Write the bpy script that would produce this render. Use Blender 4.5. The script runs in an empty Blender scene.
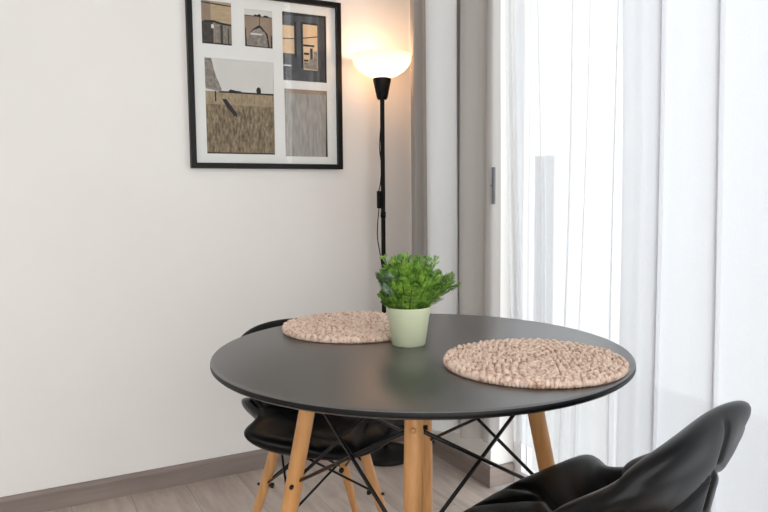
import bpy, bmesh, math, random
from mathutils import Vector, Matrix
random.seed(7)
C = bpy.context.scene.collection
PI = math.pi

# ------------------------------------------------------------------ helpers
def lin(r, g, b):
    def f(c):
        c /= 255.0
        return c / 12.92 if c <= .04045 else ((c + .055) / 1.055) ** 2.4
    return (f(r), f(g), f(b), 1.0)

def new_mat(name):
    m = bpy.data.materials.new(name); m.use_nodes = True
    nt = m.node_tree; nt.nodes.clear()
    return m, nt, nt.nodes, nt.links

def ramp(N, stops):
    r = N.new('ShaderNodeValToRGB'); e = r.color_ramp.elements
    while len(e) < len(stops): e.new(.5)
    for i, (p, c) in enumerate(stops):
        e[i].position = p; e[i].color = c
    return r

def noise(N, L, coord, scale, detail=4, stretch=(1, 1, 1), rough=.55):
    mp = N.new('ShaderNodeMapping'); mp.inputs['Scale'].default_value = stretch
    L.new(coord, mp.inputs['Vector'])
    n = N.new('ShaderNodeTexNoise'); n.inputs['Scale'].default_value = scale
    n.inputs['Detail'].default_value = detail; n.inputs['Roughness'].default_value = rough
    L.new(mp.outputs['Vector'], n.inputs['Vector'])
    return n

def pbr(name, c1, c2=None, rough=.5, scale=20, stretch=(1, 1, 1), bump=0, metallic=0, spec=.5, detail=4, lo=.3, hi=.7, bscale=None, coat=0):
    m, nt, N, L = new_mat(name)
    out = N.new('ShaderNodeOutputMaterial'); b = N.new('ShaderNodeBsdfPrincipled')
    L.new(b.outputs[0], out.inputs[0])
    b.inputs['Roughness'].default_value = rough; b.inputs['Metallic'].default_value = metallic
    b.inputs['Specular IOR Level'].default_value = spec
    b.inputs['Coat Weight'].default_value = coat
    tc = N.new('ShaderNodeTexCoord')
    n = noise(N, L, tc.outputs['Object'], scale, detail, stretch)
    r = ramp(N, [(lo, c1), (hi, c2 or c1)])
    L.new(n.outputs['Fac'], r.inputs[0]); L.new(r.outputs[0], b.inputs['Base Color'])
    if bump:
        n2 = n if bscale is None else noise(N, L, tc.outputs['Object'], bscale, 3, stretch)
        bp = N.new('ShaderNodeBump'); bp.inputs['Strength'].default_value = bump; bp.inputs['Distance'].default_value = .002
        L.new(n2.outputs['Fac'], bp.inputs['Height']); L.new(bp.outputs[0], b.inputs['Normal'])
    return m

def link(name, bm, mats, parent=None, smooth=True, loc=None):
    me = bpy.data.meshes.new(name)
    bmesh.ops.recalc_face_normals(bm, faces=bm.faces[:])
    bm.to_mesh(me); bm.free()
    for m in (mats if isinstance(mats, (list, tuple)) else [mats]): me.materials.append(m)
    for p in me.polygons: p.use_smooth = smooth
    o = bpy.data.objects.new(name, me); C.objects.link(o)
    if parent: o.parent = parent
    if loc: o.location = loc
    return o

def sharp(o, ang=40):
    me = o.data
    bm = bmesh.new(); bm.from_mesh(me)
    for e in bm.edges:
        if len(e.link_faces) == 2 and e.calc_face_angle(0) > math.radians(ang): e.smooth = False
    bm.to_mesh(me); bm.free()
    return o

def tag(o, label, cat, group=None):
    o['label'] = label; o['category'] = cat
    if group: o['group'] = group
    return o

def thing(name, label, cat, loc=(0, 0, 0), rotz=0, group=None):
    o = bpy.data.objects.new(name, None); C.objects.link(o)
    o.location = loc; o.rotation_euler = (0, 0, rotz); o.empty_display_size = .05
    return tag(o, label, cat, group)

def structure(o):
    o['kind'] = 'structure'
    return o

def box(bm, x0, x1, y0, y1, z0, z1, mi=0):
    vs = [bm.verts.new((x, y, z)) for x in (x0, x1) for y in (y0, y1) for z in (z0, z1)]
    fs = []
    for f in ((0, 1, 3, 2), (4, 6, 7, 5), (0, 4, 5, 1), (2, 3, 7, 6), (0, 2, 6, 4), (1, 5, 7, 3)):
        fc = bm.faces.new([vs[i] for i in f]); fc.material_index = mi; fs.append(fc)
    return vs

def rbox(bm, x0, x1, y0, y1, z0, z1, r=.003, seg=2):
    b2 = bmesh.new(); box(b2, x0, x1, y0, y1, z0, z1)
    bmesh.ops.bevel(b2, geom=b2.edges[:], offset=r, segments=seg, profile=.6, affect='EDGES')
    me = bpy.data.meshes.new('t'); b2.to_mesh(me); b2.free(); bm.from_mesh(me); bpy.data.meshes.remove(me)

def lathe(bm, prof, seg=64, cx=0, cy=0, cap=True):
    """profile [(r, z)...]; r == 0 makes a pole"""
    rings = []
    for r, z in prof:
        if r <= 1e-6: rings.append([bm.verts.new((cx, cy, z))])
        else: rings.append([bm.verts.new((cx + r * math.cos(2 * PI * i / seg), cy + r * math.sin(2 * PI * i / seg), z)) for i in range(seg)])
    for a, b in zip(rings, rings[1:]):
        for i in range(seg):
            j = (i + 1) % seg
            if len(a) == 1 and len(b) == 1: continue
            if len(a) == 1: bm.faces.new((a[0], b[i], b[j]))
            elif len(b) == 1: bm.faces.new((a[i], a[j], b[0]))
            else: bm.faces.new((a[i], a[j], b[j], b[i]))

def tube(bm, pts, rad, seg=10):
    pts = [Vector(p) for p in pts]
    n = len(pts); rads = rad if isinstance(rad, (list, tuple)) else [rad] * n
    rings = []; up = None
    for i, p in enumerate(pts):
        t = (pts[min(i + 1, n - 1)] - pts[max(i - 1, 0)]).normalized()
        if up is None:
            up = Vector((0, 0, 1)) if abs(t.z) < .9 else Vector((1, 0, 0))
        s = t.cross(up).normalized(); up = s.cross(t).normalized()
        rings.append([bm.verts.new(p + rads[i] * (math.cos(2 * PI * k / seg) * s + math.sin(2 * PI * k / seg) * up)) for k in range(seg)])
    for a, b in zip(rings, rings[1:]):
        for k in range(seg): bm.faces.new((a[k], a[(k + 1) % seg], b[(k + 1) % seg], b[k]))
    for rg in (rings[0], rings[-1]): bm.faces.new(rg)

def catmull(pts, n=8):
    out = []
    P = [Vector(p) for p in pts]; P = [2 * P[0] - P[1]] + P + [2 * P[-1] - P[-2]]
    for i in range(1, len(P) - 2):
        for k in range(n):
            t = k / n
            out.append(.5 * ((2 * P[i]) + (P[i + 1] - P[i - 1]) * t + (2 * P[i - 1] - 5 * P[i] + 4 * P[i + 1] - P[i + 2]) * t * t
                             + (3 * P[i] - P[i - 1] - 3 * P[i + 1] + P[i + 2]) * t ** 3))
    out.append(P[-2])
    return out

def interp(x, tab):
    if x <= tab[0][0]: return tab[0][1]
    for (x0, y0), (x1, y1) in zip(tab, tab[1:]):
        if x <= x1:
            t = (x - x0) / (x1 - x0); t = t * t * (3 - 2 * t)
            return y0 + (y1 - y0) * t
    return tab[-1][1]

# ------------------------------------------------------------------ materials
M_wall = pbr('wall paint', lin(235, 233, 230), lin(232, 230, 227), rough=.85, scale=3, bump=.05, bscale=220, spec=.2)
M_ceil = pbr('ceiling paint', lin(236, 234, 231), rough=.9, spec=.2)
M_reveal = M_wall
M_base = pbr('taupe laminate', lin(120, 108, 103), lin(142, 129, 122), rough=.5, scale=14, stretch=(.15, .15, 2.2), bump=.05)
M_leg = pbr('beech wood', lin(196, 138, 80), lin(216, 162, 104), rough=.42, scale=30, stretch=(2.2, 2.2, .12), bump=.04)
M_chleg = pbr('beech wood chair', lin(190, 136, 82), lin(212, 162, 108), rough=.42, scale=30, stretch=(2.2, 2.2, .12), bump=.04)
M_wire = pbr('black steel', lin(16, 16, 17), rough=.38, metallic=.3)
M_table = pbr('black laminate', lin(40, 39, 39), lin(43, 42, 42), rough=.33, scale=300, bump=.015, spec=.5)
M_tedge = pbr('black edge', lin(10, 10, 11), rough=.45, spec=.3)
M_leather = pbr('black leather', lin(7, 8, 10), lin(10, 11, 13), rough=.34, scale=8, bump=.04, bscale=420, spec=.2)
M_under = pbr('black plastic', lin(15, 15, 16), rough=.5)
M_frame = pbr('black frame', lin(10, 9, 9), rough=.45, spec=.25)
M_mat = pbr('white mat board', lin(238, 236, 234), rough=.8, spec=.2)
M_lampblk = pbr('black lamp metal', lin(7, 7, 7), rough=.5, spec=.2)
M_pot = pbr('sage ceramic', lin(204, 212, 180), lin(208, 216, 186), rough=.5, scale=6)
M_soil = pbr('potting soil', lin(18, 20, 14), lin(40, 36, 26), rough=.95, scale=60, bump=.4)
M_fol = pbr('fern green', lin(42, 98, 22), lin(160, 204, 78), rough=.5, scale=60, detail=3, lo=.32, hi=.7)
M_fol2 = pbr('grey green', lin(92, 130, 98), lin(168, 194, 162), rough=.6, scale=60, detail=3)
M_stem = pbr('green stem', lin(70, 104, 40), rough=.6)
M_white = pbr('white frame', lin(236, 237, 240), rough=.4)
M_conc = pbr('balcony concrete', lin(205, 205, 205), lin(220, 220, 220), rough=.9)
M_panel = pbr('balcony panel', lin(222, 225, 233), rough=.8)
M_hook = pbr('dark grey metal', lin(112, 114, 118), rough=.4, metallic=.5)

def floor_mat():
    m, nt, N, L = new_mat('grey oak laminate')
    out = N.new('ShaderNodeOutputMaterial'); b = N.new('ShaderNodeBsdfPrincipled'); L.new(b.outputs[0], out.inputs[0])
    b.inputs['Roughness'].default_value = .42
    tc = N.new('ShaderNodeTexCoord')
    mp = N.new('ShaderNodeMapping'); mp.inputs['Rotation'].default_value = (0, 0, PI / 2); L.new(tc.outputs['Object'], mp.inputs['Vector'])
    br = N.new('ShaderNodeTexBrick'); br.inputs['Scale'].default_value = 1; br.inputs['Brick Width'].default_value = 1.25
    br.inputs['Row Height'].default_value = .19; br.inputs['Mortar Size'].default_value = .0012
    br.inputs['Color1'].default_value = lin(224, 215, 208); br.inputs['Color2'].default_value = lin(212, 202, 195); br.inputs['Mortar'].default_value = lin(168, 158, 150)
    L.new(mp.outputs[0], br.inputs['Vector'])
    n = noise(N, L, tc.outputs['Object'], 9, 6, (3.2, .45, 1), .62)
    r = ramp(N, [(.3, lin(166, 156, 150)), (.55, lin(208, 200, 194)), (.75, lin(236, 230, 226))])
    L.new(n.outputs['Fac'], r.inputs[0])
    mx = N.new('ShaderNodeMix'); mx.data_type = 'RGBA'; mx.blend_type = 'MULTIPLY'; mx.inputs['Factor'].default_value = .75
    L.new(br.outputs['Color'], mx.inputs['A']); L.new(r.outputs[0], mx.inputs['B'])
    L.new(mx.outputs['Result'], b.inputs['Base Color'])
    return m
M_floor = floor_mat()

def cloth(name, col, transp, transl, diff, weave=900):
    m, nt, N, L = new_mat(name)
    out = N.new('ShaderNodeOutputMaterial')
    t = N.new('ShaderNodeBsdfTransparent'); tl = N.new('ShaderNodeBsdfTranslucent'); d = N.new('ShaderNodeBsdfDiffuse')
    tc = N.new('ShaderNodeTexCoord'); n = noise(N, L, tc.outputs['Object'], weave, 2, (1, 1, .25))
    c2 = tuple(c * .93 for c in col[:3]) + (1,)
    r = ramp(N, [(.3, c2), (.7, col)]); L.new(n.outputs['Fac'], r.inputs[0])
    L.new(r.outputs[0], tl.inputs[0]); L.new(r.outputs[0], d.inputs[0])
    m1 = N.new('ShaderNodeMixShader'); m1.inputs[0].default_value = transl / max(1e-6, transl + diff)
    L.new(d.outputs[0], m1.inputs[1]); L.new(tl.outputs[0], m1.inputs[2])
    if transp > 0:
        m2 = N.new('ShaderNodeMixShader'); m2.inputs[0].default_value = transp
        L.new(m1.outputs[0], m2.inputs[1]); L.new(t.outputs[0], m2.inputs[2]); L.new(m2.outputs[0], out.inputs[0])
    else: L.new(m1.outputs[0], out.inputs[0])
    return m
M_drape = cloth('grey drape', lin(178, 174, 171), 0, .12, .88)
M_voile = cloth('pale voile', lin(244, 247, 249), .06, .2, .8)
M_sheer = cloth('white sheer', lin(244, 245, 247), .34, .5, .5)
M_sheer2 = cloth('white sheer dense', lin(229, 230, 234), .12, .55, .45)

def glass_mat(name, rough=0.0):
    m, nt, N, L = new_mat(name)
    out = N.new('ShaderNodeOutputMaterial'); t = N.new('ShaderNodeBsdfTransparent'); g = N.new('ShaderNodeBsdfGlossy')
    g.inputs['Roughness'].default_value = rough
    t.inputs[0].default_value = (.97, .98, .98, 1)
    f = N.new('ShaderNodeFresnel'); f.inputs['IOR'].default_value = 1.5
    mx = N.new('ShaderNodeMixShader'); L.new(f.outputs[0], mx.inputs[0]); L.new(t.outputs[0], mx.inputs[1]); L.new(g.outputs[0], mx.inputs[2])
    ge = N.new('ShaderNodeNewGeometry'); k = N.new('ShaderNodeMath'); k.operation = 'SUBTRACT'; k.inputs[0].default_value = 1
    L.new(ge.outputs['Backfacing'], k.inputs[1]); kk = N.new('ShaderNodeMath'); kk.operation = 'MULTIPLY'
    L.new(k.outputs[0], kk.inputs[0]); L.new(f.outputs[0], kk.inputs[1]); L.new(kk.outputs[0], mx.inputs[0])   # one reflection, at the outer face
    L.new(mx.outputs[0], out.inputs[0])
    return m
M_glass = glass_mat('pane glass', .01)
M_wglass = glass_mat('window glass')

def rope_mat():
    m, nt, N, L = new_mat('woven hyacinth')
    out = N.new('ShaderNodeOutputMaterial'); b = N.new('ShaderNodeBsdfPrincipled'); L.new(b.outputs[0], out.inputs[0])
    b.inputs['Roughness'].default_value = .62
    tc = N.new('ShaderNodeTexCoord')
    n = noise(N, L, tc.outputs['Object'], 95, 4, (1, 1, 1))
    r = ramp(N, [(.30, lin(160, 120, 95)), (.48, lin(226, 200, 182)), (.74, lin(240, 222, 208))])
    L.new(n.outputs['Fac'], r.inputs[0]); L.new(r.outputs[0], b.inputs['Base Color'])
    n2 = noise(N, L, tc.outputs['Object'], 260, 3)
    bp = N.new('ShaderNodeBump'); bp.inputs['Strength'].default_value = .35; bp.inputs['Distance'].default_value = .0015
    L.new(n2.outputs['Fac'], bp.inputs['Height']); L.new(bp.outputs[0], b.inputs['Normal'])
    return m
M_rope = rope_mat()
M_gapshade = pbr('hyacinth gap shade', lin(62, 42, 30), lin(84, 58, 42), rough=.8, scale=40)  # dark disc below the braid; shade of the gaps put into its colour

def bowl_mat():
    m, nt, N, L = new_mat('lit lamp shade')
    out = N.new('ShaderNodeOutputMaterial'); e = N.new('ShaderNodeEmission')
    e.inputs[0].default_value = (1, .84, .64, 1); e.inputs[1].default_value = .30
    tl = N.new('ShaderNodeBsdfTranslucent'); tl.inputs[0].default_value = (.72, .66, .58, 1)
    a = N.new('ShaderNodeAddShader'); L.new(e.outputs[0], a.inputs[0]); L.new(tl.outputs[0], a.inputs[1]); L.new(a.outputs[0], out.inputs[0])
    return m
M_bowl = bowl_mat()

# ------------------------------------------------------------------ room
XF, YF, ZC = -3.1, -4.3, 2.55
WT = .15                       # thickness of the window wall
DY0, DY1, DZ = -.565, -3.35, 2.32   # balcony door opening
bm = bmesh.new(); box(bm, XF, 0, YF, 0, -.08, 0); structure(link('floor', bm, M_floor, smooth=False))
bm = bmesh.new(); box(bm, XF, 0, YF, 0, ZC, ZC + .1); structure(link('ceiling', bm, M_ceil, smooth=False))
bm = bmesh.new(); box(bm, XF, WT, 0, .15, 0, ZC); structure(link('wall_left', bm, M_wall, smooth=False))
bm = bmesh.new()
box(bm, 0, WT, DY0, 0, 0, ZC); box(bm, 0, WT, DY1, DY0, DZ, ZC); box(bm, 0, WT, YF, DY1, 0, ZC)
structure(link('wall_right', bm, M_wall, smooth=False))
def skirting(bm, pts, h, t):
    """pts along wall (2D), extruded profile towards the room on the right-hand side"""
    prof = [(0, 0), (t, 0), (t, h - .012), (t - .003, h - .004), (t - .007, h), (0, h)]
    P = [Vector(p) for p in pts]; rings = []
    for i, p in enumerate(P):
        ns = []
        if i > 0: d = (P[i] - P[i - 1]).normalized(); ns.append(Vector((d.y, -d.x)))
        if i < len(P) - 1: d = (P[i + 1] - P[i]).normalized(); ns.append(Vector((d.y, -d.x)))
        n = sum(ns, Vector((0, 0)))
        n = n / n.dot(ns[0]) if len(ns) > 1 else n
        rings.append([bm.verts.new((p.x + n.x * a, p.y + n.y * a, z)) for a, z in prof])
    for a, b in zip(rings, rings[1:]):
        for k in range(len(prof)): bm.faces.new((a[k], a[(k + 1) % len(prof)], b[(k + 1) % len(prof)], b[k]))
    bm.faces.new(rings[0]); bm.faces.new(rings[-1][::-1])
bm = bmesh.new(); skirting(bm, [(XF, 0), (-.013, 0)], .073, .013); structure(link('baseboard_left', bm, M_base, smooth=False))
bm = bmesh.new(); skirting(bm, [(0, 0), (0, DY0), (WT - .055, DY0)], .073, .013); structure(link('baseboard_right', bm, M_base, smooth=False))

bm = bmesh.new(); box(bm, XF - .12, XF, YF, 0, 0, ZC); structure(link('wall_added', bm, M_wall, smooth=False))  # unseen side wall, added to dim the left part of wall_left

# balcony door: frame, glass
bm = bmesh.new()
fx0, fx1 = WT - .05, WT - .002
for a, b in ((DY0 - .003, DY0 - .045), (-1.98, -2.06), (DY1 + .045, DY1 + .003)): box(bm, fx0, fx1, min(a, b), max(a, b), .005, DZ - .003)
box(bm, fx0, fx1, DY1 + .045, DY0 - .045, .005, .05); box(bm, fx0, fx1, DY1 + .045, DY0 - .045, DZ - .06, DZ - .003)
d1 = structure(link('door_1', bm, M_white, smooth=False))
bm = bmesh.new(); box(bm, WT - .03, WT - .024, -1.98, DY0 - .045, .05, DZ - .06); box(bm, WT - .03, WT - .024, DY1 + .045, -2.06, .05, DZ - .06)
link('glass', bm, M_wglass, d1, smooth=False)

# balcony outside
bm = bmesh.new(); box(bm, WT, 1.6, YF, 1.4, -.12, -.02); structure(link('trim_1', bm, M_conc, smooth=False))
root = thing('balcony_screen', 'pale upright balcony screen seen through the sheer curtain behind the table', 'screen', (1.2, 0, -.02))
bm = bmesh.new(); rbox(bm, -.02, .02, .455, 1.15, .06, 1.265, .004); link('panel', bm, M_panel, root)
for y in (.5, 1.12):
    bm = bmesh.new(); box(bm, -.018, .018, y - .02, y + .02, 0, .08); link('foot', bm, M_hook, root, smooth=False)

# ------------------------------------------------------------------ curtains
def curtain(name, ctrl, z0, z1, mat, thick=.0012, sway=None, n=10, nz=26):
    pts = catmull([(a, b, 0) for a, b in ctrl], n)
    bm = bmesh.new(); rows = []
    for k in range(nz + 1):
        t = k / nz; row = []
        for i, p in enumerate(pts):
            u = i / (len(pts) - 1); q = Vector((p.x, p.y, z0 + (z1 - z0) * t))
            if sway: q += Vector(sway(u, q.y, q.z))
            row.append(bm.verts.new(q))
        rows.append(row)
    for a, b in zip(rows, rows[1:]):
        for i in range(len(a) - 1): bm.faces.new((a[i], a[i + 1], b[i + 1], b[i]))
    o = link(name, bm, mat)
    return o

grey_ctrl = [(-.02, -.09), (-.045, -.135), (-.085, -.160), (-.062, -.205), (-.100, -.232), (-.140, -.275), (-.105, -.315), (-.138, -.345), (-.160, -.378), (-.130, -.420),
             (-.085, -.455), (-.050, -.490), (-.052, -.525), (-.074, -.558), (-.112, -.580), (-.143, -.588), (-.140, -.610), (-.114, -.630), (-.092, -.638), (-.088, -.648), (-.098, -.660), (-.088, -.672), (-.06, -.660), (-.045, -.655)]
def sway_g(u, y, z):
    lo = max(0, 1.5 - z)
    return (.008 * math.sin(z * 1.7 + u * 5) * (.4 + lo * .4), .006 * math.sin(z * 1.3 + u * 9) - max(0, u - .75) * .08 * lo, 0)
g = curtain('curtain', grey_ctrl, .215, ZC - .03, M_drape, sway=sway_g)
g.data.materials[0] = M_drape
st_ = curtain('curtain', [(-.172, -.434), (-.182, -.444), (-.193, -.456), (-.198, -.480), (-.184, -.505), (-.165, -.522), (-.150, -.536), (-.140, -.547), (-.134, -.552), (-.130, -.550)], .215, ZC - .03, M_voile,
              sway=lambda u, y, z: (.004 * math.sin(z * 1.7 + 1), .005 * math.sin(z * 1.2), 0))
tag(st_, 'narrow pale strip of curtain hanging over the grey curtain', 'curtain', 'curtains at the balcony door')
tag(g, 'opaque grey curtain drawn to the corner beside the floor lamp', 'curtain', 'curtains at the balcony door')

def pleats(y0, y1, xb, spots, amp=.012):
    """control points of a sheer hanging from y0 to y1 (y falling); each spot folds the cloth back on itself"""
    c = [(xb, y0)]; y = y0
    for s, w, d in spots:
        st = (y - (s + w)) / 3
        for k in (1, 2): c.append((xb + amp * (1 if k == 1 else -1) * .5, y - st * k))
        c += [(xb - d * .2, s + w * .6), (xb - d * .7, s - w * .2), (xb - d * .75, s - w * .55), (xb - d * .4, s + w * .1), (xb, s + w * .35),
              (xb + d * .35, s + w * .2), (xb + d * .2, s - w * .5)]
        y = s - w
    st = (y - y1) / 3
    for k in (1, 2, 3): c.append((xb + amp * (.5 if k % 2 else -.5), y - st * k))
    return c
def sway_s(u, y, z):
    return (.012 * math.sin(z * 1.6 + y * 6), .010 * math.sin(z * 2.1 + y * 11) + .012 * (z - 1.1) * math.sin(y * 14), 0)
s1 = curtain('curtain', pleats(-.728, -1.30, -.05, [(-.765, .03, .03), (-.872, .008, .02), (-.99, .008, .022), (-1.055, .010, .02), (-1.175, .018, .03)]),
             .23, ZC - .03, M_sheer, sway=sway_s)
tag(s1, 'bright thin white sheer curtain behind the table, next to the grey curtain', 'curtain', 'curtains at the balcony door')
def sway_t(u, y, z):
    return (.010 * math.sin(z * 1.3 + y * 5), .018 * (z - 1.2) * (1 - u) - .010 * math.sin(z * 1.9) * (1 - u) + .006 * math.sin(z * 2 + y * 9), 0)
s2 = curtain('curtain', [(-.10, -1.225), (-.118, -1.232), (-.125, -1.25)] + pleats(-1.28, -2.9, -.13,
             [(-1.375, .022, .03), (-1.535, .022, .035), (-1.70, .02, .03), (-1.83, .03, .03), (-1.99, .02, .03), (-2.2, .03, .04), (-2.4, .03, .04), (-2.65, .03, .04)]),
             .10, ZC - .03, M_sheer2, sway=sway_t)
tag(s2, 'denser white sheer curtain in soft folds behind the right-hand chair', 'curtain', 'curtains at the balcony door')
bm = bmesh.new(); box(bm, -.20, -.02, -3.1, -.08, ZC - .03, ZC); structure(link('trim_2', bm, M_white, smooth=False))
root = thing('curtain_clip', 'slim upright grey clip on the right edge of the grey curtain', 'curtain clip', (-.091, -.695, 1.005))
bm = bmesh.new(); rbox(bm, -.005, .004, -.005, .005, 0, .118, .002); link('bar', bm, M_hook, root)
bm = bmesh.new(); tube(bm, [(0, .004, .06), (.001, .012, .06), (.002, .024, .06)], .0025, 8); link('pin', bm, M_hook, root)

# ------------------------------------------------------------------ picture
FX0, FX1, FZ0, FZ1 = -.8934, -.311, 1.137, 1.7665
root = thing('picture_frame', 'black framed group of five sepia photographs on a white mat on the wall', 'picture', ((FX0 + FX1) / 2, 0, FZ0))
FW, FH = FX1 - FX0, FZ1 - FZ0
bm = bmesh.new()
w, dp = .019, .024
h2 = FW / 2
outer = [(-h2, 0), (h2, 0), (h2, FH), (-h2, FH)]; inner = [(-h2 + w, w), (h2 - w, w), (h2 - w, FH - w), (-h2 + w, FH - w)]
rings = []
for pts, y in ((outer, 0), (outer, -dp), (inner, -dp), (inner, 0)): rings.append([bm.verts.new((x, y, z)) for x, z in pts])
for a in range(4):
    A, B = rings[a], rings[(a + 1) % 4]
    for k in range(4): bm.faces.new((A[k], A[(k + 1) % 4], B[(k + 1) % 4], B[k]))
fr = link('frame', bm, M_frame, root, smooth=False)
bv = fr.modifiers.new('bevel', 'BEVEL'); bv.width = .0015; bv.segments = 2
cx = (FX0 + FX1) / 2
opens = {'a': (-.838, -.730, 1.573, 1.7225), 'b': (-.684, -.578, 1.576, 1.7095), 'c': (-.541, -.364, 1.466, 1.7165), 'd': (-.832, -.578, 1.190, 1.526), 'e': (-.538, -.365, 1.185, 1.4365)}
opens = {k: (a - cx - .0018, b - cx - .0032, c - FZ0 - .0005, d - FZ0 - .0018) for k, (a, b, c, d) in opens.items()}
xs = sorted({-h2 + w, h2 - w} | {v for o in opens.values() for v in o[:2]}); zs = sorted({w, FH - w} | {v for o in opens.values() for v in o[2:]})
bm = bmesh.new()
for x0, x1 in zip(xs, xs[1:]):
    for z0, z1 in zip(zs, zs[1:]):
        mx, mz = (x0 + x1) / 2, (z0 + z1) / 2
        if any(o[0] < mx < o[1] and o[2] < mz < o[3] for o in opens.values()): continue
        bm.faces.new([bm.verts.new(p) for p in ((x0, -.0075, z0), (x1, -.0075, z0), (x1, -.0075, z1), (x0, -.0075, z1))])
bmesh.ops.remove_doubles(bm, verts=bm.verts[:], dist=1e-5)
bmesh.ops.recalc_face_normals(bm, faces=bm.faces[:])
ex = bmesh.ops.extrude_face_region(bm, geom=bm.faces[:])
bmesh.ops.translate(bm, vec=(0, .003, 0), verts=[v for v in ex['geom'] if isinstance(v, bmesh.types.BMVert)])
mb = link('mat_board', bm, M_mat, root, smooth=False); mb['label'] = 'white mat board with five openings'

def flat(name, c1, c2=None, scale=40, stretch=(1, 1, 1), lo=.3, hi=.7, detail=4):
    return pbr(name, c1, c2, rough=.7, scale=scale, stretch=stretch, lo=lo, hi=hi, spec=.2, detail=detail)
P_tan = flat('print tan', lin(176, 152, 122), lin(196, 172, 140), 30, (1, 1, 4)); P_dark = flat('print dark', lin(48, 42, 38), lin(74, 66, 58), 50)
P_grey = flat('print grey', lin(108, 100, 90), lin(150, 140, 124), 60, (3, 1, .6)); P_blk = flat('print black', lin(26, 22, 20)); P_sky = flat('print sky', lin(214, 211, 206), lin(222, 219, 214), 8)
P_field = flat('print field', lin(70, 56, 40), lin(168, 146, 116), 85, (1.6, 1, .55), .28, .72, 9); P_slate = flat('print slate', lin(62, 62, 66), lin(80, 80, 84), 20)
P_amber = flat('print amber', lin(214, 180, 138), lin(232, 202, 164), 16); P_mud = flat('print mud', lin(146, 124, 106), lin(162, 140, 122), 30)
P_stone = flat('print stone', lin(110, 100, 92), lin(164, 154, 144), 90, (1, 1, 1), .3, .7, 6); P_haze = flat('print haze', lin(132, 126, 122), lin(186, 180, 174), 40, (2.5, 1, .4), .25, .8, 7)
P_lightfield = flat('print light field', lin(134, 114, 86), lin(184, 164, 136), 80, (1.6, 1, .6), .25, .75, 8)
def photo(key, layers, label=None):
    x0, x1, z0, z1 = opens[key]; x0 -= .002; x1 += .002; z0 -= .002; z1 += .002
    bm = bmesh.new(); mats = []
    for i, (mat, polys) in enumerate(layers):
        if mat not in mats: mats.append(mat)
        for poly in polys:
            f = bm.faces.new([bm.verts.new((x0 + u * (x1 - x0), -.0040 - i * .00004, z0 + v * (z1 - z0))) for u, v in poly]); f.material_index = mats.index(mat)
    me = bpy.data.meshes.new('photograph'); bm.to_mesh(me); bm.free()
    for m in mats: me.materials.append(m)
    o = bpy.data.objects.new('photograph', me); C.objects.link(o); o.parent = root
    if label: o['label'] = label
    return o
R = lambda a, b, c, d: [(a, c), (b, c), (b, d), (a, d)]
full = R(0, 1, 0, 1)
def circ(cx_, cy_, rx, ry, n=14): return [(cx_ + rx * math.cos(2 * PI * i / n), cy_ + ry * math.sin(2 * PI * i / n)) for i in range(n)]
photo('a', [(P_tan, [full]), (P_mud, [R(0, .32, .48, 1)]), (P_dark, [R(0, .40, .02, .52), [(0, .93), (1, .90), (1, .93), (0, .96)]]),
            (P_grey, [R(.42, .98, .04, .50)]), (P_stone, [R(.45, .58, .06, .47), R(.72, .80, .06, .44)]), (P_dark, [R(.62, .70, .05, .46), R(.86, .90, .05, .4)]),
            (P_blk, [[(.1, .54), (.4, .56), (.66, .52), (1, .50), (1, .46), (.7, .47), (.4, .51), (.1, .50)], R(0, 1, 0, .05)]), (P_sky, [circ(.37, .42, .05, .05)])], 'sepia print of boards above grey slabs')
photo('b', [(P_mud, [full]), (P_sky, [R(0, 1, .83, 1)]), (P_blk, [R(0, 1, .815, .835), [(.34, .83), (.38, .87), (.48, .86), (.54, .90), (.60, .86), (.60, .83)], [(.66, .83), (.72, .87), (.84, .86), (.88, .83)],
            [(.04, 0), (.04, .5), (.07, .5), (.10, 0)], R(.54, .56, .5, .82), [(.18, .34), (.30, .48), (.52, .60), (.60, .57), (.82, .38), (.88, .05), (.80, .05), (.76, .36), (.56, .52), (.34, .44)]]),
            (P_stone, [[(.14, .05), (.17, .32), (.32, .46), (.55, .53), (.72, .42), (.80, .25), (.82, .05)]]), (P_sky, [R(.22, .62, .34, .38)]), (P_dark, [R(0, 1, 0, .05), R(.92, 1, .05, .35)])], 'sepia print of a pale hut shape')
photo('c', [(P_slate, [full]), (P_blk, [[(0, 1), (1, 1), (1, .97), (0, .94)], R(.955, 1, 0, 1), R(.28, .32, .35, .86), R(.43, .80, .83, .87), R(.42, .46, .2, .85)]),
            (P_amber, [R(0, .27, .40, .80), R(.47, .79, .18, .84)]), (P_blk, [[(0, .60), (.27, .61), (.27, .625), (0, .615)], [(.47, .63), (.79, .67), (.79, .685), (.47, .645)], R(.47, .72, .52, .55), R(.48, .60, .40, .43), R(.62, .68, .3, .5), R(.48, .58, .30, .33)]),
            (P_stone, [R(.48, .60, .20, .29), R(.60, .78, .19, .34), R(.70, .78, .34, .46)]), (P_sky, [R(.0, .20, .215, .235)]), (P_dark, [R(0, .05, .23, .35)])], 'print of a dark room with two amber windows')
photo('d', [(P_field, [full]), (P_lightfield, [R(0, 1, .52, .66)]), (P_sky, [R(0, 1, .655, 1)]), (P_blk, [R(.2, 1, .645, .662), circ(.77, .685, .035, .04), [(.33, .66), (.36, .685), (.42, .675), (.52, .668), (.52, .655), (.33, .65)],
            [(.24, .58), (.30, .58), (.44, .44), (.45, .40), (.40, .41), (.30, .50)], R(.14, .16, .55, .66), R(0, 1, 0, .02)]),
            (P_stone, [[(0, 1), (.10, 1), (.16, .82), (.24, .68), (.22, .655), (.02, .68), (0, .75)]])], 'print of a stubble field with sky above')
photo('e', [(P_haze, [full]), (P_mud, [R(0, 1, .93, 1)]), (P_blk, [[(.95, 0), (1, 0), (1, 1), (.98, 1), (.97, .5)]])], 'print of a hazy grey field')
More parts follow.
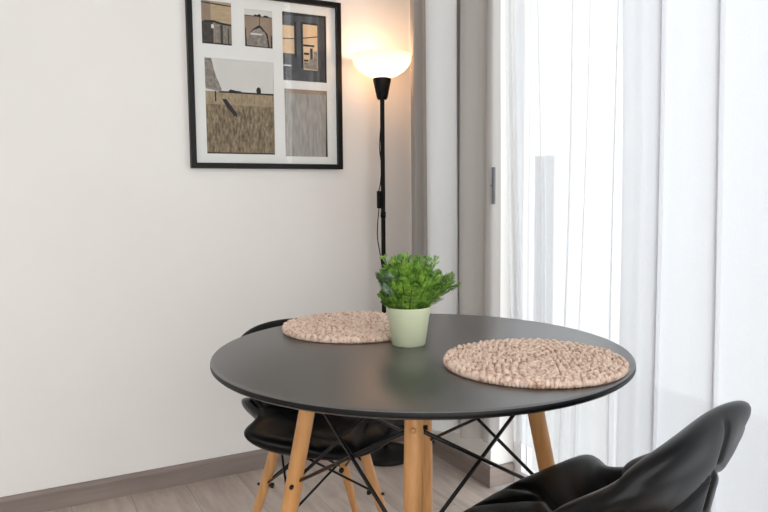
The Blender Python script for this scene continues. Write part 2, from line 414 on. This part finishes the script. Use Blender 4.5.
bm = bmesh.new(); box(bm, -h2 + w, h2 - w, -.0125, -.0105, w, FH - w); gp = link('glass', bm, M_glass, root, smooth=False); gp['label'] = 'clear glass pane'
bm = bmesh.new(); box(bm, -h2 + w, h2 - w, -.003, -.0012, w, FH - w); link('backing', bm, M_under, root, smooth=False)

# ------------------------------------------------------------------ floor lamp
LX, LY = -.192, -.127
root = thing('floor_lamp', 'slim black floor lamp with lit uplight shade in the corner', 'lamp', (LX, LY, 0))
bm = bmesh.new(); lathe(bm, [(0, 0), (.108, 0), (.112, .004), (.112, .014), (.108, .019), (.03, .026), (.014, .034), (0, .034)]); sharp(link('base', bm, M_lampblk, root))
bm = bmesh.new(); lathe(bm, [(0, .02), (.0085, .02), (.0085, 1.41), (0, 1.41)], 20); sharp(link('pole', bm, M_lampblk, root))
for z in (.5, .95):
    bm = bmesh.new(); lathe(bm, [(.0085, z), (.0105, z), (.0105, z + .02), (.0085, z + .02)], 20); link('pole_joint', bm, M_lampblk, root)
bm = bmesh.new(); lathe(bm, [(0, 1.398), (.017, 1.398), (.0205, 1.404), (.034, 1.468), (.0345, 1.476), (.032, 1.478), (0, 1.474)], 40); sharp(link('socket_cup', bm, M_lampblk, root))
bm = bmesh.new()
ou = [(.030, 1.478), (.060, 1.489), (.088, 1.507), (.104, 1.526), (.111, 1.545), (.112, 1.562)]
lathe(bm, ou + [(.1105, 1.563)] + [(r - .003, z + .0012) for r, z in ou[::-1]], 64)
lathe(bm, [(.0, 1.479), (.031, 1.479)], 64)
link('lamp_shade', bm, M_bowl, root)
bm = bmesh.new(); tube(bm, catmull([(-.004, -.010, 1.40), (-.009, -.010, 1.33), (-.017, -.008, 1.22), (-.011, -.010, 1.15), (-.014, -.008, 1.09), (-.021, -.006, 1.05)], 6), .0021, 8)
tube(bm, catmull([(-.021, -.006, .985), (-.026, -.004, .93), (-.027, -.003, .87), (-.016, -.008, .79), (-.009, -.010, .70), (-.008, -.010, .35), (-.004, -.0105, .04)], 6), .0021, 8)
link('cord', bm, M_lampblk, root)
bm = bmesh.new(); rbox(bm, -.028, -.013, -.013, .001, .985, 1.052, .004); link('switch', bm, M_lampblk, root)
ld = bpy.data.lights.new('lamp_bulb', 'POINT'); ld.energy = 2.4; ld.color = (1, .58, .32); ld.shadow_soft_size = .035
lo = bpy.data.objects.new('lamp_bulb', ld); C.objects.link(lo); lo.parent = root; lo.location = (0, 0, 1.54)

# ------------------------------------------------------------------ table
TX, TY, TZ = -.7624, -1.3556, .74
root = thing('dining_table', 'round black dining table on four splayed wooden legs', 'table', (TX, TY, 0))
bm = bmesh.new(); r_, th = .40, .0135
prof = [(0, TZ), (r_ - .006, TZ), (r_ - .0025, TZ - .0008), (r_ - .0007, TZ - .0026), (r_, TZ - .005), (r_, TZ - th + .003), (r_ - .003, TZ - th), (0, TZ - th)]
lathe(bm, prof, 160)
M_table.node_tree.nodes['Principled BSDF'].inputs['IOR'].default_value = 2.5
t = sharp(link('tabletop', bm, [M_table, M_tedge], root), 70)
for p in t.data.polygons:
    if abs(p.normal.z) < .5 : p.material_index = 1
legd = []
ROT = math.radians(-6)
for k in range(4):
    a = math.radians(-117.5) + ROT + k * PI / 2      # front, right, back, left (seen from the camera)
    legd.append(Vector((math.cos(a), math.sin(a), 0)))
def leg_pt(k, z): return legd[k] * (.205 + (.72 - z) * .2) + Vector((0, 0, z))
UP, LOWZ = .655, .457
for k in range(4):
    bm = bmesh.new(); zs_ = [.722, .60, .40, .2, .006, 0]; rr = [.0155, .0165, .0165, .0145, .0115, .0105]
    tube(bm, [leg_pt(k, z) for z in zs_], rr, 28)
    lg = sharp(link('leg', bm, M_leg, root), 50)
    bm = bmesh.new()
    pz = leg_pt(k, UP); out = legd[k]
    tube(bm, [pz + out * .012, pz + out * .0185, pz + out * .0195], [.0048, .0048, .003], 14); b_ = link('dowel_cap', bm, M_leg, lg); b_['label'] = 'small pale dowel cap'
    side = Vector((-out.y, out.x, 0))
    for z in (UP, LOWZ):
        bm = bmesh.new(); p = leg_pt(k, z); tube(bm, [p - side * .023, p + side * .023], .0042, 12); link('bolt', bm, M_wire, lg)
    bm = bmesh.new(); p = leg_pt(k, .722); lathe(bm, [(0, .7265), (.032, .7265), (.034, .723), (.034, .720), (0, .720)], 24, p.x, p.y); sharp(link('mounting_plate', bm, M_wire, root))
for k in range(4):
    j = (k + 1) % 4; out = (legd[k] + legd[j]).normalized()
    for za, zb, off in ((UP, LOWZ, .004), (LOWZ, UP, -.004)):
        A, B = leg_pt(k, za), leg_pt(j, zb); d = (B - A).normalized()
        bm = bmesh.new(); tube(bm, [A + d * .016 + out * off, A.lerp(B, .5) + out * off, B - d * .016 + out * off], .0036, 12)
        link('brace_rod', bm, M_wire, root)

# ------------------------------------------------------------------ chairs
def pad(bm, S, T, n_exp=2.7, rings=40, segs=144, seams=(), sa=.2, sb=.22, depth=.006, wid=.0055):
    def nrm(a, b):
        e = 1e-3; da = S(a + e, b) - S(a - e, b); db = S(a, b + e) - S(a, b - e)
        return da.cross(db).normalized()
    segm = [(Vector((p[0] * sa, p[1] * sb)), Vector((q[0] * sa, q[1] * sb))) for p, q in seams]
    def groove(a, b):
        if not segm: return 0
        p = Vector((a * sa, b * sb)); d = 9
        for u, v in segm:
            w_ = v - u; t_ = max(0, min(1, (p - u).dot(w_) / w_.length_squared)); d = min(d, (p - u - w_ * t_).length)
        return depth * math.exp(-(d / wid) ** 2) - .0015 * math.exp(-((d - .03) / .022) ** 2)
    tops, bots = [], []
    for i in range(rings + 1):
        rho = 1 - (1 - i / rings) ** 1.35
        f = math.sqrt(max(0, 1 - rho ** 7)); rt, rb = [], []
        for j in range(1 if i == 0 else segs):
            th_ = 2 * PI * j / segs; c, s = math.cos(th_), math.sin(th_)
            k = 1 / (abs(c) ** n_exp + abs(s) ** n_exp) ** (1 / n_exp)
            a, b = rho * k * c, rho * k * s
            P = S(a, b); n = nrm(a, b); fade = min(1, (1 - rho) * 14)
            vt = bm.verts.new(P + n * (T / 2 * f - groove(a, b) * fade * f))
            rt.append(vt); rb.append(vt if i == rings else bm.verts.new(P - n * (T / 2 * f)))
        tops.append(rt); bots.append(rb)
    for L_, flip in ((tops, 0), (bots, 1)):
        for a, b in zip(L_, L_[1:]):
            for j in range(segs):
                k = (j + 1) % segs
                f = (a[0], b[j], b[k]) if len(a) == 1 else (a[j], b[j], b[k], a[k])
                bm.faces.new(f[::-1] if flip else f)
def seat_S(a, b):
    w_ = interp(a, [(-1, .179), (-.4, .1975), (.1, .1886), (.55, .262), (1, .175)])
    z = .4777 + .0784 * abs(b) ** 2.2 * interp(a, [(-1, .908), (-.3, 1.136), (.3, .818), (.8, .795), (1.2, .123)])
    z += .05 * max(0, -a - .35) ** 2 - .0196 * max(0, a - .25) ** 2
    return Vector((.2049 * a, w_ * b, z))
def back_S(a, b):
    w_ = interp(a, [(-1, .169), (-.5, .173), (0, .191), (.5, .2198), (1, .2028)])
    curl = interp(a, [(-1, .1127), (-.4, .1725), (.1, .0961), (.6, .0297), (1, -.0229)])
    z = .6024 + .1368 * a + .010 * b * b * max(0, -a)
    x = -.1462 - .0229 * (a + 1) - .012 * max(0, a) ** 2
    return Vector((x + curl * abs(b) ** 1.717, w_ * b, z))
seat_seams = [((-.45, 0), (1.05, .55)), ((-.45, 0), (1.05, -.55)), ((-.45, 0), (.25, 1.1)), ((-.45, 0), (.25, -1.1)), ((-.45, 0), (-.9, .75)), ((-.45, 0), (-.9, -.75)), ((.45, .33), (1.05, 0)), ((.45, -.33), (1.05, 0))]
back_seams = [((-1, 0), (1.1, 0)), ((.5, 0), (-.3, 1)), ((.5, 0), (-.3, -1)), ((-.4, 0), (.6, 1)), ((-.4, 0), (.6, -1))]
def make_chair(loc, rotz, label, size):
    t = thing('dining_chair', label, 'chair', loc, rotz, 'chairs at the round table'); t.scale = (size, size, size)
    bm = bmesh.new(); pad(bm, seat_S, .05, seams=seat_seams); link('seat', bm, M_leather, t)
    bm = bmesh.new(); pad(bm, back_S, .044, n_exp=2.433, seams=back_seams, sa=.135, sb=.2); link('backrest', bm, M_leather, t)
    bm = bmesh.new(); rbox(bm, -.135, .095, -.110, .110, .432, .452, .006); link('seat_plate', bm, M_under, t)
    feet = {}
    for sx in (-1, 1):
        for sy in (-1, 1):
            P = catmull([(sx * .088 - .022, sy * .086, .440), (sx * .096 - .022, sy * .106, .35), (sx * .112 - .022, sy * .150, .20), (sx * .135 - .022, sy * .206, 0)], 5)
            n = len(P); bm = bmesh.new(); tube(bm, P, [.0125 + .003 * math.sin(PI * min(1, i / n * 1.4)) - .0035 * (i / n) for i in range(n)], 24)
            lg = sharp(link('leg', bm, M_chleg, t), 60)
            q = min(P, key=lambda p: abs(p.z - .29)); feet[(sx, sy)] = q
            bm = bmesh.new(); d = Vector((sx, sy, 0)).normalized(); tube(bm, [q - d * .026, q - d * .019, q - d * .0185, q + d * .021], [.0075, .0075, .004, .004], 10); link('bolt', bm, M_wire, lg)
    for a, b in (((-1, -1), (1, -1)), ((1, -1), (1, 1)), ((1, 1), (-1, 1)), ((-1, 1), (-1, -1))):
        for u, v in ((a, b), (b, a)):
            bm = bmesh.new(); top = Vector((u[0] * .078 - .022, u[1] * .080, .432)); q = feet[v]; o_ = Vector((u[0] + v[0], u[1] + v[1], 0)).normalized() * (.004 if u == a else -.004)
            tube(bm, [top + o_, top.lerp(q, .5) + o_, q + o_ * .5], .0032, 10); link('brace_rod', bm, M_wire, t)
    return t
make_chair((-.7876, -.9116, 0), -1.556, 'black padded chair by the plain wall, mostly hidden behind the table', .951)
make_chair((-.7228, -1.7391, 0), 1.8757, 'black padded chair in front of the white sheer curtain, its back turned to the window', 1.0254)

# ------------------------------------------------------------------ placemats
def placemat(loc, rot, label, seed):
    rnd = random.Random(seed)
    o = thing('placemat', label, 'placemat', loc, rot, 'woven placemats on the table')
    bm = bmesh.new(); lathe(bm, [(0, 0), (.150, 0), (.158, .003), (.158, .005), (.15, .006), (0, .006)], 72); core = link('core', bm, M_gapshade, o)
    bm = bmesh.new()
    base = bmesh.new(); bmesh.ops.create_uvsphere(base, u_segments=10, v_segments=7, radius=1)
    bv_ = [v.co.copy() for v in base.verts]; bf = [[v.index for v in f.verts] for f in base.faces]; base.free()
    def nug(p, ang, l, w_, h):
        ca, sa_ = math.cos(ang), math.sin(ang); vs = []
        for c in bv_:
            x, y, z = c.x * l, c.y * w_ * (1 - .25 * c.x), c.z * h
            vs.append(bm.verts.new((p[0] + x * ca - y * sa_, p[1] + x * sa_ + y * ca, p[2] + z)))
        for f in bf: bm.faces.new([vs[i] for i in f])
    R0 = .158; pitch = .0172; k = 0
    r = R0 - .004
    while r > .004:
        n = max(3, int(2 * PI * r / .0150)); ph = rnd.random()
        for i in range(n):
            a = 2 * PI * (i + ph) / n + rnd.uniform(-.15, .15) / n
            for sgn, dr in ((1, .0041), (-1, -.0041)):
                aa = a + (0 if sgn > 0 else PI / n)
                rr = r + dr + rnd.uniform(-.0008, .0008)
                nug((rr * math.cos(aa), rr * math.sin(aa), .0088 + rnd.uniform(-.001, .0012)), aa + PI / 2 + sgn * rnd.uniform(.25, .95),
                    .0080 * rnd.uniform(.75, 1.15), .0039 * rnd.uniform(.85, 1.15), .0066)
        r -= pitch; k += 1
    # wound rim
    n = 150
    for i in range(n):
        a = 2 * PI * i / n
        nug((.159 * math.cos(a), .159 * math.sin(a), .0062), a + PI / 2 + .5, .0056, .0045, .0062)
    link('braid', bm, M_rope, o); o.scale = (.97, .97, 1)
    return o
placemat((-.657, -1.570, TZ), .3, 'round woven placemat nearest the right-hand chair and window', 3)
placemat((-.792, -1.115, TZ), 1.9, 'round woven placemat on the far side, partly behind the potted plant', 11)

# ------------------------------------------------------------------ potted plant
PX, PY = -.764, -1.315
root = thing('potted_fern', 'small feathery green artificial fern in pale sage pot on the table', 'potted plant', (PX, PY, TZ))
bm = bmesh.new(); lathe(bm, [(0, 0), (.0315, 0), (.0335, .0015), (.0440, .073), (.0446, .0765), (.0440, .078), (.0425, .077), (.0405, .062), (0, .060)], 72); sharp(link('pot', bm, M_pot, root), 50)
bm = bmesh.new(); lathe(bm, [(0, .0695), (.02, .069), (.0412, .0665)], 40); link('soil', bm, M_soil, root)
def frond(bf, bs, base, direc, length, droop, rnd, leaf, n=15, spread=.55):
    """feather: stem curve with paired side twigs, each set with tiny blades"""
    d = Vector(direc).normalized(); pts = []; p = Vector(base)
    for i in range(n + 1):
        pts.append(p.copy()); d = (d + Vector((0, 0, -droop / n))).normalized(); p = p + d * (length / n)
    tube(bs, pts[::3] + [pts[-1]], .0007, 5)
    for i in range(3, n + 1):
        t = i / n; q = pts[i]; ax = (pts[i] - pts[i - 1]).normalized()
        side = ax.cross(Vector((rnd.uniform(-.3, .3), rnd.uniform(-.3, .3), 1))).normalized(); nor = side.cross(ax).normalized()
        wl = length * spread * (.20 + .42 * math.sin(PI * min(1, .15 + t * .85))) * .62
        for s in (-1, 1):
            td = (side * s + ax * .75 + nor * rnd.uniform(-.25, .35)).normalized()
            m = 6
            for j in range(1, m + 1):
                b0 = q + td * wl * j / m; lf = leaf * (1.1 - .5 * j / m) * rnd.uniform(.8, 1.2)
                for s2 in (-1, 1):
                    ld_ = (td * .8 + td.cross(nor) * s2 * .8 + nor * rnd.uniform(-.4, .5)).normalized()
                    wv = ld_.cross(nor).normalized() * lf * .26
                    v = [bf.verts.new(b0), bf.verts.new(b0 + ld_ * lf * .5 + wv), bf.verts.new(b0 + ld_ * lf + nor * lf * .1), bf.verts.new(b0 + ld_ * lf * .5 - wv)]
                    bf.faces.new(v)
rnd = random.Random(5)
bf, bs = bmesh.new(), bmesh.new()
right = Vector((.886, -.464, 0)); fwd = Vector((.464, .886, 0))
for i in range(58):
    a = 2 * PI * i * .618 * 1.0; rad = .028 * math.sqrt((i + .5) / 58)
    tilt = .10 + .75 * (i + .5) / 58 + rnd.uniform(-.1, .1)
    hd = right * math.cos(a) + fwd * math.sin(a)
    L_ = rnd.uniform(.090, .123) * (1 - .22 * tilt)
    if hd.dot(right) < -.5 and tilt > .45: L_ *= .62
    frond(bf, bs, (rad * hd.x, rad * hd.y, .066), hd * math.sin(tilt) + Vector((0, 0, math.cos(tilt))), L_, rnd.uniform(.1, .4), rnd, .0054, n=20)
for az, tl, ln in ((0, .92, .098), (.25, .82, .094), (-.3, .78, .092), (.05, .66, .098)):
    hd = right * math.cos(az) + fwd * math.sin(az)
    frond(bf, bs, (hd.x * .02, hd.y * .02, .066), hd * math.sin(tl) + Vector((0, 0, math.cos(tl))), ln, .15, rnd, .007, spread=.4)
link('foliage', bf, M_fol, root, smooth=False)
bf = bmesh.new()
for i in range(17):
    az = PI + rnd.uniform(-.75, .75); tl = rnd.uniform(.2, .55); hd = right * math.cos(az) + fwd * math.sin(az)
    frond(bf, bs, (hd.x * .02, hd.y * .02, .066), hd * math.sin(tl) + Vector((0, 0, math.cos(tl))), rnd.uniform(.068, .088), .3, rnd, .0085, n=12, spread=.42)
f2 = link('foliage', bf, M_fol2, root, smooth=False); f2['label'] = 'grey-green sprig on the left of the plant'
link('stems', bs, M_stem, root)

# ------------------------------------------------------------------ daylight and added fill
W = bpy.data.worlds.new('World'); bpy.context.scene.world = W; W.use_nodes = True
N, L = W.node_tree.nodes, W.node_tree.links; N.clear()
out = N.new('ShaderNodeOutputWorld'); bg = N.new('ShaderNodeBackground'); L.new(bg.outputs[0], out.inputs[0])
tc = N.new('ShaderNodeTexCoord'); sx = N.new('ShaderNodeSeparateXYZ'); L.new(tc.outputs['Generated'], sx.inputs[0])
def mrange(sock, a, b, c, d):
    m = N.new('ShaderNodeMapRange'); m.interpolation_type = 'SMOOTHSTEP'
    for k, v in zip((1, 2, 3, 4), (a, b, c, d)): m.inputs[k].default_value = v
    L.new(sock, m.inputs[0]); return m.outputs[0]
def madd(a, b):
    m = N.new('ShaderNodeMath'); m.operation = 'ADD'; L.new(a, m.inputs[0]); L.new(b, m.inputs[1]); return m.outputs[0]
# sky over the balcony side (+X), stronger fill light added from the open room end (-Y)
L.new(madd(mrange(sx.outputs['X'], -.1, .45, .18, 1.65), mrange(sx.outputs['Y'], -1.0, -.2, 3.0, .0)), bg.inputs['Strength'])
rp = ramp(N, [(.5, (1.0, .982, .965, 1)), (.64, (.96, .985, 1.0, 1))]); ma = N.new('ShaderNodeMath'); ma.operation = 'MULTIPLY_ADD'
ma.inputs[1].default_value = .5; ma.inputs[2].default_value = .5; L.new(sx.outputs['X'], ma.inputs[0]); L.new(ma.outputs[0], rp.inputs[0])
L.new(rp.outputs[0], bg.inputs['Color'])

# ------------------------------------------------------------------ camera
yaw, pitch, roll = .4867, .0898, -.0086
f = Vector((math.sin(yaw) * math.cos(pitch), math.cos(yaw) * math.cos(pitch), -math.sin(pitch)))
r = Vector((math.cos(yaw), -math.sin(yaw), 0)); u = r.cross(f)
r2 = math.cos(roll) * r + math.sin(roll) * u; u2 = -math.sin(roll) * r + math.cos(roll) * u
cd = bpy.data.cameras.new('camera'); cam = bpy.data.objects.new('camera', cd); C.objects.link(cam)
cd.sensor_fit = 'HORIZONTAL'; cd.sensor_width = 36; cd.lens = 699.4 / 768 * 36; cd.clip_start = .02
cam.matrix_world = Matrix(((r2.x, u2.x, -f.x, -1.4552), (r2.y, u2.y, -f.y, -2.518), (r2.z, u2.z, -f.z, 1.0438), (0, 0, 0, 1)))
bpy.context.scene.camera = cam
vs = bpy.context.scene.view_settings
vs.view_transform = 'Standard'; vs.look = 'None'; vs.gamma = 1; vs.use_curve_mapping = False; vs.exposure = 0.03
